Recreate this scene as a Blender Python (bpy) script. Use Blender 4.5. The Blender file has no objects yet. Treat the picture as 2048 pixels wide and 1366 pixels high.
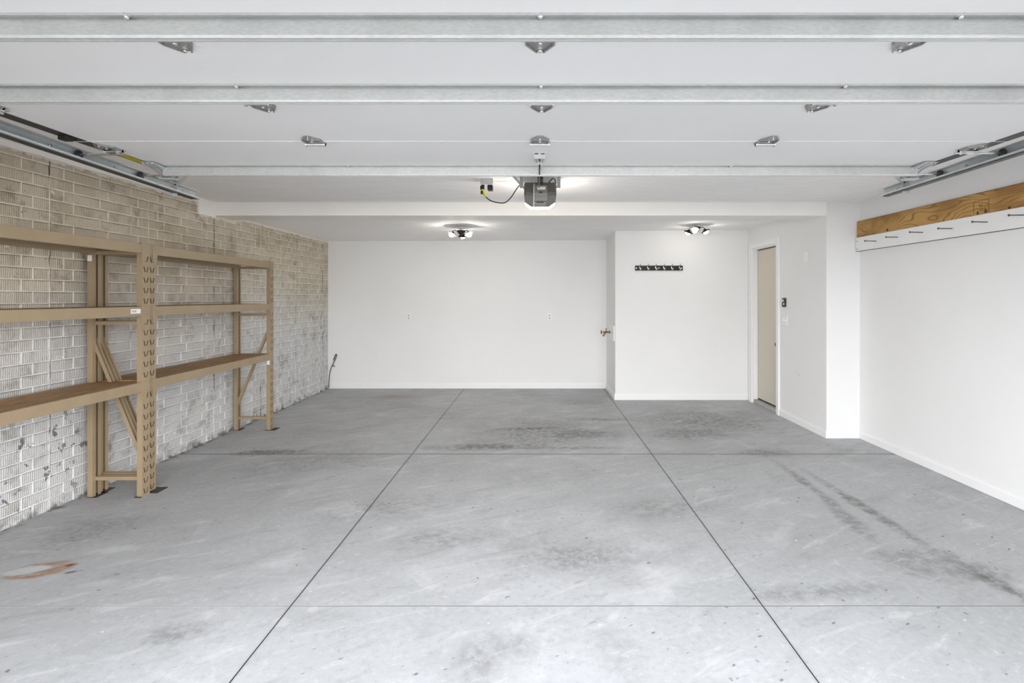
import bpy, bmesh, math, random
from mathutils import Vector, Matrix
random.seed(7)
S = bpy.context.scene
COL = S.collection
PI = math.pi

# ------------------------------------------------------------------ materials
def lin(c):
    return tuple(((v/12.92) if v <= .04045 else ((v+.055)/1.055)**2.4) for v in c) + (1.0,)
def rgb(r, g, b):
    return lin((r/255, g/255, b/255))

class N:
    """small wrapper for building node trees"""
    def __init__(s, name):
        s.m = bpy.data.materials.new(name); s.m.use_nodes = True
        s.t = s.m.node_tree; s.t.nodes.clear()
        s.out = s.t.nodes.new('ShaderNodeOutputMaterial')
        s._p = None
    def n(s, typ): return s.t.nodes.new(typ)
    def set(s, sock, v):
        if isinstance(v, bpy.types.NodeSocket): s.t.links.new(v, sock)
        elif v is not None: sock.default_value = v
    @property
    def p(s):
        if s._p is None: s._p = s.n('ShaderNodeTexCoord').outputs['Object']
        return s._p
    def sep(s, v):
        n = s.n('ShaderNodeSeparateXYZ'); s.set(n.inputs[0], v); return n.outputs
    def comb(s, x, y, z):
        n = s.n('ShaderNodeCombineXYZ')
        for i, v in enumerate((x, y, z)): s.set(n.inputs[i], v)
        return n.outputs[0]
    def M(s, op, a, b=None, c=None, clamp=False):
        n = s.n('ShaderNodeMath'); n.operation = op; n.use_clamp = clamp
        for i, v in enumerate((a, b, c)):
            if v is not None: s.set(n.inputs[i], v)
        return n.outputs[0]
    def scale(s, v, x, y, z):
        n = s.n('ShaderNodeVectorMath'); n.operation = 'MULTIPLY'
        s.set(n.inputs[0], v); n.inputs[1].default_value = (x, y, z); return n.outputs[0]
    def noise(s, v, sc, det=3, rough=.55, dist=0):
        n = s.n('ShaderNodeTexNoise'); s.set(n.inputs['Vector'], v)
        n.inputs['Scale'].default_value = sc; n.inputs['Detail'].default_value = det
        n.inputs['Roughness'].default_value = rough; n.inputs['Distortion'].default_value = dist
        return n.outputs['Fac']
    def vor(s, v, sc, feat='F1', dim='3D'):
        n = s.n('ShaderNodeTexVoronoi'); n.feature = feat; n.voronoi_dimensions = dim
        s.set(n.inputs['Vector'], v); n.inputs['Scale'].default_value = sc
        return n.outputs['Distance']
    def ss(s, v, a, b, lo=0., hi=1.):
        n = s.n('ShaderNodeMapRange'); n.interpolation_type = 'SMOOTHSTEP'
        s.set(n.inputs[0], v)
        flip = a > b
        if flip: a, b, lo, hi = b, a, hi, lo
        for i, x in ((1, a), (2, b), (3, lo), (4, hi)): n.inputs[i].default_value = x
        return n.outputs[0]
    def mix(s, f, a, b, mode='MIX'):
        n = s.n('ShaderNodeMix'); n.data_type = 'RGBA'; n.blend_type = mode
        s.set(n.inputs[0], f); s.set(n.inputs[6], a); s.set(n.inputs[7], b)
        return n.outputs[2]
    def bump(s, h, dist, strength=1.):
        n = s.n('ShaderNodeBump'); s.set(n.inputs['Height'], h)
        n.inputs['Distance'].default_value = dist; n.inputs['Strength'].default_value = strength
        return n.outputs[0]
    def bsdf(s, col, rough=.6, metal=0., normal=None, spec=.4, emit=None, estr=0.):
        n = s.n('ShaderNodeBsdfPrincipled')
        s.set(n.inputs['Base Color'], col); s.set(n.inputs['Roughness'], rough)
        s.set(n.inputs['Metallic'], metal); n.inputs['Specular IOR Level'].default_value = spec
        if normal is not None: s.set(n.inputs['Normal'], normal)
        if emit is not None:
            s.set(n.inputs['Emission Color'], emit); n.inputs['Emission Strength'].default_value = estr
        s.t.links.new(n.outputs[0], s.out.inputs[0])
        return s.m
    def blob(s, xy, cx, cy, rx, ry, rot=0., soft=.6, wob=None, w=.35):
        """soft elliptical stain mask with a wobbly outline"""
        if not hasattr(s, 'cache'): s.cache = {}
        key = ('v', xy[0].as_pointer(), xy[1].as_pointer())
        if key not in s.cache: s.cache[key] = s.comb(xy[0], xy[1], 0)
        n = s.n('ShaderNodeMapping'); n.vector_type = 'TEXTURE'
        s.set(n.inputs[0], s.cache[key])
        n.inputs['Location'].default_value = (cx, cy, 0); n.inputs['Rotation'].default_value = (0, 0, rot)
        n.inputs['Scale'].default_value = (rx, ry, 1)
        l = s.n('ShaderNodeVectorMath'); l.operation = 'LENGTH'; s.set(l.inputs[0], n.outputs[0])
        d = l.outputs['Value']
        if wob is not None:
            key = ('w', wob.as_pointer(), w)
            if key not in s.cache: s.cache[key] = s.M('MULTIPLY_ADD', wob, w*2, -w)
            d = s.M('ADD', d, s.cache[key])
        return s.ss(d, 1.0, 1.0-soft)

MAT = {}
def plain(name, col, rough=.5, metal=0., spec=.4, var=0., vs=6., stretch=(1, 1, 1), bump=0., bs=80.):
    k = N(name)
    c = col
    nrm = None
    if var:
        f = k.noise(k.scale(k.p, *stretch), vs, 3)
        dark = tuple(v*(1-var) for v in col[:3]) + (1,)
        light = tuple(min(1, v*(1+var)) for v in col[:3]) + (1,)
        c = k.mix(k.ss(f, .3, .7), dark, light)
    if bump:
        nrm = k.bump(k.noise(k.scale(k.p, *stretch), bs, 3), bump)
    MAT[name] = k.bsdf(c, rough, metal, nrm, spec)
    return MAT[name]

# white wall paint with very faint patches and rub marks
def wall_paint(name, col, marks=.0):
    k = N(name); p = k.p
    f = k.noise(p, .9, 4, .6)
    c = k.mix(k.ss(f, .3, .75), tuple(v*.965 for v in col[:3])+(1,), col)
    f2 = k.noise(p, 3.3, 5, .65)
    c = k.mix(k.ss(f2, .60, .78, 0, .10), c, rgb(205, 203, 198))
    # sparse scuff specks
    d = k.vor(k.scale(p, 1, 1, .7), 1.7)
    wob = k.noise(p, 38, 2)
    sp = k.ss(k.M('ADD', d, k.M('MULTIPLY', wob, .05)), .052, .040)
    c = k.mix(k.M('MULTIPLY', sp, .13), c, rgb(120, 115, 108))
    b = k.noise(p, 160, 2)
    MAT[name] = k.bsdf(c, .62, 0, k.bump(b, .0006), .3)
wall_paint('wall_white', (.79, .79, .785, 1))
plain('trim_white', (.80, .80, .80, 1), .45)
plain('beam_cream', (.88, .865, .83, 1), .6, var=.02, vs=2)
def ceiling_mat():
    k = N('ceiling_texture'); p = k.p
    st = k.noise(k.scale(p, .32, 1, 1), 26, 4, .6, .6)
    b = k.bump(k.ss(st, .38, .66), .0022)
    c = k.mix(k.ss(k.noise(k.scale(p, .3, 1, 1), 14, 4), .3, .7), (.90, .89, .88, 1), (.94, .93, .92, 1))
    MAT['ceiling_texture'] = k.bsdf(c, .75, 0, b, .2)
ceiling_mat()

def floor_mat():
    k = N('concrete_floor'); p = k.p
    o = k.sep(p); xy = (o[0], o[1])
    big = k.noise(p, .55, 3, .6, .4)
    mid = k.noise(p, 2.6, 4, .62, .8)
    fine = k.noise(p, 30, 3, .7)
    grit = k.noise(p, 240, 1, .5)
    c = k.mix(k.ss(big, .32, .68), rgb(166, 168, 169), rgb(182, 184, 186))
    c = k.mix(k.ss(mid, .50, .74, 0, .42), c, rgb(160, 160, 160))
    c = k.mix(k.ss(mid, .44, .25, 0, .35), c, rgb(212, 213, 216))
    c = k.mix(k.ss(fine, .5, .78, 0, .42), c, rgb(132, 132, 131))
    c = k.mix(k.ss(fine, .45, .22, 0, .35), c, rgb(224, 224, 226))
    c = k.mix(k.ss(grit, .35, .7, 0, .22), c, rgb(150, 150, 150))
    w1 = k.noise(p, 3.2, 4, .65, .5)
    w2 = k.noise(p, 9, 3, .65, .5)
    # long wear marks and stains, each where it lies on the slab
    dk = rgb(105, 104, 101)
    grain = k.ss(k.noise(p, 17, 4, .72), .36, .62, .25, 1.0)
    spots = [  # cx, cy, rx, ry, rot, soft, strength, wobble source
        (.05, 5.55, 1.05, .85, 0, .95, .42, 1), (-.55, 5.02, .75, .16, .05, .9, .60, 1),
        (-.18, 5.72, .55, .09, .12, .9, .70, 2), (.55, 5.5, .55, .28, -.1, .8, .38, 1),
        (.75, 6.15, .5, .10, 0, .9, .45, 2), (.35, 4.98, .9, .06, 0, .9, .40, 2),
        (2.1, 6.1, 1.15, .95, 0, .95, .45, 1), (1.6, 5.5, .7, .4, .2, .9, .35, 1),
        (2.34, 3.55, .075, 1.15, .02, .9, .50, 1), (2.17, 4.05, .075, .75, -.03, .9, .42, 1),
        (2.42, 2.55, .085, .55, .05, .9, .60, 1), (2.1, 3.35, .10, .5, -.1, .9, .35, 1),
        (2.25, 2.80, .42, .22, -.2, .5, .30, 2), (2.2, 4.85, .35, .22, 0, .9, .42, 1),
        (1.45, 2.55, .7, .10, .12, .9, .30, 1), (-.18, 2.13, .42, .16, .3, .9, .20, 2),
        (-.25, 1.9, .12, .4, -.2, .9, .20, 2), (.35, 2.1, .15, .35, .2, .9, .16, 2),
        (.22, 2.9, .65, .28, -.1, .95, .34, 1), (-.55, 3.1, .55, .22, .1, .95, .28, 1),
        (-1.62, 2.22, .22, .12, .35, .8, .34, 2), (-2.05, 4.6, .9, .55, .2, .95, .28, 1),
        (-2.6, 4.85, .42, .12, .1, .7, .55, 2), (-1.85, 6.9, .55, .5, 0, .9, .22, 1),
        (-1.0, 3.6, .65, .3, .3, .95, .25, 1), (.9, 3.55, .6, .3, 0, .95, .25, 1),
        (-2.9, 3.25, .5, .35, .2, .95, .30, 1), (.65, 7.2, .5, .3, 0, .9, .28, 1)]
    for (cx, cy, rx, ry, rot, so, st, ws) in spots:
        m = k.blob(xy, cx, cy, rx, ry, rot, so, w1 if ws == 1 else w2, .55); st = min(1, st*1.65)
        c = k.mix(k.M('MULTIPLY', k.M('MULTIPLY', m, grain), st), c, dk)
    # reddish-brown dust at the back
    m = k.blob(xy, -2.15, 7.55, .55, .25, 0, .9, w1, .5)
    c = k.mix(k.M('MULTIPLY', m, .45), c, rgb(150, 128, 108))
    # pale worn patches and paint smears
    pale = [(.66, 2.70, .26, .16, .2, .9, .55), (.50, 2.52, .34, .10, 0, .9, .35), (-2.50, 2.98, .24, .06, .25, .8, .60),
            (-2.98, 2.95, .2, .03, .05, .8, .45), (-2.30, 2.62, .14, .04, .15, .8, .35), (-1.18, 2.31, .055, .05, 0, .5, .5),
            (-1.08, 2.41, .03, .03, 0, .5, .5), (-1.45, 2.85, .18, .16, .3, .9, .35), (1.9, 4.35, .1, .3, -.3, .9, .25),
            (-.6, 2.75, .35, .15, 0, .9, .25), (3.1, 3.8, .05, .4, .25, .9, .35)]
    for (cx, cy, rx, ry, rot, so, st) in pale:
        m = k.blob(xy, cx, cy, rx, ry, rot, so, w2, .6)
        c = k.mix(k.M('MULTIPLY', m, st*.42), c, rgb(226, 227, 229))
    # rust ring left by something that stood there: brushed arcs
    rx_ = k.M('ADD', k.M('MULTIPLY', o[0], .96), k.M('MULTIPLY', o[1], .28)); ry_ = k.M('SUBTRACT', k.M('MULTIPLY', o[1], .96), k.M('MULTIPLY', o[0], .28))
    st = k.noise(k.comb(k.M('MULTIPLY', rx_, 3.5), k.M('MULTIPLY', ry_, 34), 0), 2.0, 4, .7, 1.1)
    outer = k.blob(xy, -2.74, 2.755, .185, .105, .28, .30, w2, .18)
    inner = k.blob(xy, -2.80, 2.750, .125, .058, .28, .35, w2, .25)
    ring = k.M('MULTIPLY', outer, k.M('SUBTRACT', 1.0, inner))
    ring = k.M('MULTIPLY', ring, k.ss(st, .43, .53))
    c = k.mix(k.M('MULTIPLY', inner, .28), c, rgb(226, 226, 228))
    c = k.mix(k.M('MULTIPLY', ring, .85), c, rgb(148, 106, 58))
    hot = k.M('MULTIPLY', k.blob(xy, -2.60, 2.80, .055, .05, .3, .8, w2, .3), ring)
    c = k.mix(hot, c, rgb(112, 62, 22))
    m = k.blob(xy, -2.545, 2.73, .035, .016, .3, .5, w2, .3)
    c = k.mix(k.M('MULTIPLY', m, .8), c, rgb(92, 92, 92))
    # scattered dark specks and short scratches
    flat = k.comb(o[0], o[1], 0)
    ca, sa = math.cos(.45), math.sin(.45)
    u = k.M('ADD', k.M('MULTIPLY', o[0], ca), k.M('MULTIPLY', o[1], sa)); v = k.M('SUBTRACT', k.M('MULTIPLY', o[1], ca), k.M('MULTIPLY', o[0], sa))
    tro = k.noise(k.comb(k.M('MULTIPLY', u, .35), k.M('MULTIPLY', v, 1.6), 0), 6, 5, .68, .5)   # trowel sweep
    c = k.mix(k.ss(tro, .52, .72, 0, .38), c, rgb(138, 138, 139))
    c = k.mix(k.ss(tro, .46, .28, 0, .30), c, rgb(222, 222, 225))
    smear = k.M('MULTIPLY', k.ss(k.noise(k.comb(k.M('MULTIPLY', u, .5), k.M('MULTIPLY', v, 2.0), 3.3), 11, 4, .6), .66, .74), k.ss(big, .45, .6))
    c = k.mix(k.M('MULTIPLY', smear, .40), c, rgb(108, 107, 106))
    pick = k.noise(flat, 1.9, 2)
    spn = k.noise(p, 30, 3, .75)
    for (sx_, sy_, sc_, r_, st_, th_) in ((1.0, 2.2, 2.3, .024, .80, .50), (1.0, 3.2, 3.6, .028, .55, .47), (1.5, 1.0, 1.7, .010, .85, .46)):
        d = k.vor(k.comb(k.M('MULTIPLY', u, sx_), k.M('MULTIPLY', v, sy_), 0), sc_, dim='2D')
        sp = k.ss(k.M('ADD', d, k.M('MULTIPLY', spn, .13)), r_+.075, r_+.055)
        sp = k.M('MULTIPLY', sp, k.ss(pick, th_, th_+.06))
        c = k.mix(k.M('MULTIPLY', sp, st_), c, rgb(92, 91, 90))
    d = k.vor(flat, 1.4, dim='2D')
    sp = k.M('MULTIPLY', k.ss(k.M('ADD', d, k.M('MULTIPLY', spn, .04)), .030, .020), k.ss(pick, .55, .5))
    c = k.mix(k.M('MULTIPLY', sp, .8), c, rgb(235, 235, 238))
    # black chips beside the shelving
    ch = k.M('MULTIPLY', k.blob(xy, -2.72, 4.95, .45, .35, .3, .6, w1, .4), k.ss(k.noise(k.scale(p, 1, 1.6, 1), 19, 3, .6), .63, .68))
    c = k.mix(k.M('MULTIPLY', ch, .85), c, rgb(60, 58, 56))
    # dirt line along the brick wall
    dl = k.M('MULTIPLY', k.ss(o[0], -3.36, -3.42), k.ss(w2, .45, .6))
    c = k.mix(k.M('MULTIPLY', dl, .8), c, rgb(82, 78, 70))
    # sawn joints: two run to the back, two run across
    wav = k.M('MULTIPLY', k.M('SUBTRACT', k.noise(p, 1.5, 2), .5), .006)
    jl = None
    for x in (-1.197, 1.098):
        d = k.M('ABSOLUTE', k.M('SUBTRACT', k.M('ADD', o[0], wav), x))
        j = k.ss(d, .0036, .0018)
        jl = j if jl is None else k.M('MAXIMUM', jl, j)
        halo = k.ss(d, .02, .004, 0, .18)
        c = k.mix(halo, c, rgb(120, 120, 120))
    d = k.M('ABSOLUTE', k.M('SUBTRACT', k.M('ADD', o[1], wav), 2.431))
    c = k.mix(k.ss(d, .010, .003, 0, .22), c, rgb(232, 232, 234))
    j2 = k.M('MULTIPLY', k.ss(d, .0042, .002), k.ss(o[0], -1.6, -.6, .45, .85))
    c = k.mix(j2, c, rgb(80, 80, 82))
    d = k.M('ABSOLUTE', k.M('SUBTRACT', k.M('ADD', o[1], k.M('MULTIPLY', wav, 3.0)), 4.79))
    c = k.mix(k.ss(d, .03, .006, 0, .55), c, rgb(108, 107, 106))
    d = k.M('ABSOLUTE', k.M('SUBTRACT', k.M('ADD', o[1], k.M('MULTIPLY', wav, 8.0)), 6.2))
    hair = k.M('MULTIPLY', k.ss(d, .014, .004), k.M('MULTIPLY', k.ss(o[0], -2.3, -2.0), k.ss(o[0], .2, -.2)))
    c = k.mix(k.M('MULTIPLY', hair, .4), c, rgb(100, 100, 98))
    c = k.mix(jl, c, rgb(34, 34, 35))
    h = k.M('SUBTRACT', k.M('MULTIPLY', fine, .5), jl)
    rough = k.ss(mid, .3, .7, .55, .72)
    MAT['concrete_floor'] = k.bsdf(c, rough, 0, k.bump(h, .0015), .35)
floor_mat()

def brick_mat():
    """formed concrete wall: ribbed brick faces (recessed in the mesh), panel joints, whitewash with a daylight tint, chips"""
    k = N('brick_pattern_concrete'); p = k.p
    o = k.sep(p); y, z = o[1], o[2]
    zr = k.M('DIVIDE', k.M('SUBTRACT', z, ROW0), ROWH)
    row = k.M('FLOOR', zr); fz = k.M('FRACT', zr)
    hsh = k.M('MULTIPLY', k.M('SINE', k.M('MULTIPLY', row, 12.9)), 37.0)
    # mortar: above the wall plane minus a little
    recess = k.ss(o[0], XL-.0030, XL-.0008)           # 1 on the raised joints
    # raked ribs on each brick face, different in every course
    wig = k.M('MULTIPLY', k.M('SUBTRACT', k.noise(k.comb(y, k.M('MULTIPLY', z, 1.0), hsh), 24, 3), .5), .014)
    rv = k.comb(k.M('ADD', y, wig), hsh, k.M('MULTIPLY', z, .05))
    ph = k.M('ADD', k.M('MULTIPLY', k.M('ADD', y, wig), 2*PI/.0135), k.M('MULTIPLY', k.noise(rv, 20, 1, .5), 5.0))
    rib = k.ss(k.M('ADD', k.M('SINE', ph), k.M('MULTIPLY', k.M('SUBTRACT', k.noise(p, 30, 3), .5), 2.2)), -.8, .9)
    pit = k.noise(p, 55, 4, .7)
    big = k.noise(p, 1.4, 5, .65, .6)
    med = k.noise(p, 6, 5, .65, .3)
    bk = k.noise(k.comb(k.M('FLOOR', k.M('DIVIDE', y, .30)), row, 0), 1.7, 0)
    c = k.mix(k.ss(bk, .3, .7), rgb(199, 189, 170), rgb(213, 204, 186))
    c = k.mix(k.ss(big, .46, .72, 0, .60), c, rgb(166, 154, 131))
    # lower courses: whitewash plus bluish daylight put into the colour
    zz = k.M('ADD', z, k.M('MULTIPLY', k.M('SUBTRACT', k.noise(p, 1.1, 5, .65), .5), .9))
    daylit_wash = k.ss(zz, 2.0, .75)
    c = k.mix(k.M('MULTIPLY', daylit_wash, .75), c, rgb(212, 216, 222))
    c = k.mix(k.M('MULTIPLY', k.M('SUBTRACT', 1.0, rib), .30), c, rgb(156, 145, 125))
    c = k.mix(k.ss(med, .50, .70, 0, .50), c, rgb(122, 112, 94))
    c = k.mix(k.ss(pit, .58, .74, 0, .45), c, rgb(104, 97, 84))
    c = k.mix(k.M('MULTIPLY', recess, k.ss(k.noise(p, 7, 3), .3, .6, .35, .9)), c, k.mix(daylit_wash, rgb(236, 228, 211), rgb(233, 234, 236)))
    # shade under the joint, painted along the head of every course
    head_shade = k.M('MULTIPLY', k.ss(fz, .80, .93), k.M('SUBTRACT', 1.0, recess))
    c = k.mix(k.M('MULTIPLY', head_shade, k.ss(k.noise(p, 4, 4), .3, .6, .15, .65)), c, rgb(108, 99, 82))
    # paint chips low on the wall near the front, darker specks elsewhere
    chipzone = k.blob((y, z), 3.40, .34, .85, .48, 0, .6, k.noise(p, 3, 3), .4)
    chip = k.M('MULTIPLY', chipzone, k.ss(k.noise(p, 13, 4, .62), .605, .63))
    c = k.mix(k.M('MULTIPLY', chip, .85), c, rgb(96, 97, 98))
    d = k.vor(k.comb(y, z, 0), 5.0, dim='2D')
    sp = k.ss(k.M('ADD', d, k.M('MULTIPLY', k.noise(p, 18, 4, .7), .20)), .125, .105)
    sp = k.M('MULTIPLY', sp, k.ss(k.noise(p, 2.2, 2), .50, .56))
    c = k.mix(k.M('MULTIPLY', sp, .75), c, rgb(70, 68, 62))
    d = k.vor(k.comb(y, z, 0), 1.35, dim='2D')
    sp = k.ss(k.M('ADD', d, k.M('MULTIPLY', k.noise(p, 45, 2), .07)), .06, .045)
    sp = k.M('MULTIPLY', sp, k.ss(k.noise(p, 1.7, 2), .48, .54)); c = k.mix(k.M('MULTIPLY', sp, .85), c, rgb(236, 231, 220))
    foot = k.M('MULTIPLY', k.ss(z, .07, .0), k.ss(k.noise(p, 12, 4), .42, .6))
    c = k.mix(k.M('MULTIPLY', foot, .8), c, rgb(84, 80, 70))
    # panel joints, .90 m apart
    yy = k.M('ADD', k.M('SUBTRACT', y, 3.531), k.M('MULTIPLY', k.M('SUBTRACT', k.noise(k.scale(p, 1, 0.2, 1), 3.5, 3), .5), .03))
    fr = k.M('ABSOLUTE', k.M('SUBTRACT', k.M('FRACT', k.M('ADD', k.M('DIVIDE', yy, .90), .5)), .5))
    j = k.ss(fr, .0058, .0022)
    c = k.mix(k.M('MULTIPLY', j, k.ss(k.noise(k.scale(p, 1, 1, 1), 5, 3), .40, .58, .15, .95)), c, rgb(62, 57, 48))
    # ragged plaster at the top
    st = k.M('ADD', k.M('MULTIPLY', k.ss(y, 5.05, 5.09), -.125), k.M('MULTIPLY', k.ss(y, 5.62, 5.95), .055))
    ed = k.M('ADD', st, 2.462)
    rag = k.M('MULTIPLY', k.M('SUBTRACT', k.noise(k.scale(p, 1, 1, .8), 13, 5, .65), .5), .085)
    pl = k.ss(k.M('SUBTRACT', k.M('ADD', z, rag), ed), -.002, .003)
    c = k.mix(pl, c, rgb(222, 216, 203))
    h = k.M('ADD', k.M('MULTIPLY', rib, .6), k.M('MULTIPLY', pit, .3))
    h = k.M('MULTIPLY', h, k.M('SUBTRACT', 1.0, k.M('MAXIMUM', pl, recess)))
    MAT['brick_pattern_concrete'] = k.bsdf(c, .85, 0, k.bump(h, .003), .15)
ROW0, ROWH, XL = -.0030, .0813, -3.44
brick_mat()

def galv(name, a, b, rough, stretch, metal=.4):
    k = N(name)
    f = k.noise(k.scale(k.p, *stretch), 60, 4, .65)
    g = k.noise(k.p, 6, 3)
    c = k.mix(k.ss(f, .3, .7), a, b)
    c = k.mix(k.ss(g, .4, .75, 0, .25), c, tuple(v*.75 for v in a[:3])+(1,))
    MAT[name] = k.bsdf(c, rough, metal, k.bump(f, .0003), .5)
galv('galvanized', (.56, .575, .56, 1), (.66, .67, .65, 1), .38, (.8, 3, 3))
galv('galvanized_track', (.50, .53, .53, 1), (.62, .65, .65, 1), .36, (3, .5, 3))
galv('hinge_steel', (.30, .30, .295, 1), (.46, .46, .45, 1), .34, (2, 2, 2), .6)
plain('dark_steel', (.10, .10, .10, 1), .42, .8, var=.2, vs=20)
plain('bright_steel', (.72, .72, .70, 1), .25, .95)
plain('roller_black', (.03, .03, .03, 1), .4)
def door_skin():
    k = N('door_skin'); p = k.p
    f = k.noise(k.scale(p, 1, 5, 5), 26, 4, .6)
    c = k.mix(k.ss(k.noise(p, .8, 3), .3, .7), (.755, .75, .745, 1), (.79, .785, .78, 1))
    MAT['door_skin'] = k.bsdf(c, .48, 0, k.bump(f, .0006), .4)
door_skin()
plain('rack_paint', rgb(152, 134, 107), .40, 0, .45, var=.05, vs=5, bump=.0003, bs=160)
plain('rack_paint_inside', rgb(130, 112, 84), .5, 0, .4, var=.08, vs=5)
plain('foot_plate_dark', (.06, .058, .055, 1), .6, .3)
def board_mat():
    k = N('shelf_board_wood'); p = k.p
    f = k.noise(k.scale(p, 9, 1.0, 9), 5, 6, .65, .8)
    g = k.noise(k.scale(p, 40, 2.2, 40), 3, 4, .7)
    c = k.mix(k.ss(f, .3, .7), rgb(128, 96, 63), rgb(182, 146, 104))
    c = k.mix(k.ss(g, .55, .75, 0, .45), c, rgb(88, 63, 40))
    h = k.noise(k.scale(p, 12, 1.6, 12), 2.2, 3, .6)
    c = k.mix(k.ss(h, .64, .74, 0, .55), c, rgb(76, 54, 36))
    MAT['shelf_board_wood'] = k.bsdf(c, .65, 0, k.bump(g, .0008), .3)
board_mat()
def ply_mat():
    k = N('plywood_face'); p = k.p
    o = k.sep(p); y, z = o[1], o[2]
    n1 = k.noise(k.scale(p, 1, .9, 2.2), 2.6, 3, .5, .4)
    kn = None
    r = k.noise(k.scale(p, 1, .55, 2.6), 1.9, 2, .5, .3)
    ringv = k.M('ADD', k.M('MULTIPLY', r, 9.0), k.M('MULTIPLY', z, 7.0))
    for (ky, kz, rr) in ((4.93, .145, .22), (4.86, .05, .10)):
        dy = k.M('MULTIPLY', k.M('SUBTRACT', y, ky), .55); dz = k.M('SUBTRACT', z, 2.135+kz)
        d = k.M('SQRT', k.M('ADD', k.M('MULTIPLY', dy, dy), k.M('MULTIPLY', dz, dz)))
        pull = k.ss(d, rr, 0)
        ringv = k.M('ADD', ringv, k.M('MULTIPLY', k.M('MULTIPLY', pull, pull), 4.0))
    s = k.M('SINE', k.M('MULTIPLY', ringv, 13.0))
    line = k.ss(s, .50, .98)
    c = k.mix(k.ss(n1, .35, .65), rgb(184, 145, 82), rgb(148, 108, 56))
    c = k.mix(k.M('MULTIPLY', line, .62), c, rgb(108, 74, 34))
    fib = k.noise(k.scale(p, 30, 4, 60), 5, 3, .6)
    c = k.mix(k.ss(fib, .5, .8, 0, .25), c, rgb(120, 80, 36))
    for (ky, kz, rr) in ((4.855, .022, .016), (3.86, .016, .013), (3.60, .012, .012)):
        dy = k.M('SUBTRACT', y, ky); dz = k.M('SUBTRACT', z, 2.135+kz)
        d = k.M('SQRT', k.M('ADD', k.M('MULTIPLY', dy, dy), k.M('MULTIPLY', dz, dz)))
        c = k.mix(k.ss(d, rr, rr*.6), c, rgb(64, 34, 16))
    MAT['plywood_face'] = k.bsdf(c, .55, 0, k.bump(fib, .0004), .35)
ply_mat()
plain('edge_dark_brown', rgb(84, 58, 36), .7)  # dark brown strips along the board edges
plain('painted_board', (.80, .80, .79, 1), .55, var=.015, vs=4)
plain('nail_steel', (.10, .095, .09, 1), .45, .7)
plain('stamp_ink', rgb(84, 50, 20), .7)
plain('door_beige', rgb(203, 197, 182), .5, var=.015, vs=2)
plain('threshold_grey', rgb(165, 165, 163), .6, var=.1, vs=8)
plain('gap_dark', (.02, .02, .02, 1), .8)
plain('bronze', (.055, .05, .045, 1), .4, .5)
plain('opener_grey', rgb(92, 87, 80), .38, 0, .5)
plain('opener_panel', rgb(124, 120, 113), .3, 0, .6)
plain('black_plastic', (.018, .018, .018, 1), .45)
plain('white_plastic', (.80, .80, .78, 1), .35)
plain('grey_plastic', (.55, .55, .53, 1), .4)
plain('yellow_tape', rgb(205, 196, 40), .5)
plain('yellow_label', rgb(178, 168, 22), .5)
plain('rust_steel', rgb(70, 50, 36), .75, .3, var=.3, vs=30)
plain('brass', rgb(128, 104, 82), .4, .8)
plain('hook_rail_wood', rgb(34, 22, 18), .35)
plain('chrome', (.85, .85, .85, 1), .18, 1.)
plain('cord_white', (.78, .78, .75, 1), .5)
plain('board_lamp_tint', rgb(222, 200, 172), .6, var=.05, vs=5, stretch=(1, 6, 6))
plain('sticker_white', rgb(232, 230, 226), .5)
plain('sticker_print', rgb(170, 178, 182), .5)
plain('driveway', rgb(120, 119, 117), .8, var=.06, vs=2)
def glow(name, col, st):
    k = N(name); MAT[name] = k.bsdf((.8, .8, .8, 1), .4, emit=col, estr=st)
LAMP = 125.0
glow('lamp_glow', (1.0, .93, .84, 1), LAMP*1.25)
glow('lamp_glow_soft', (1.0, .94, .86, 1), LAMP*.42)
glow('opener_lamp_glow', (1.0, .91, .80, 1), 46.0)

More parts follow.
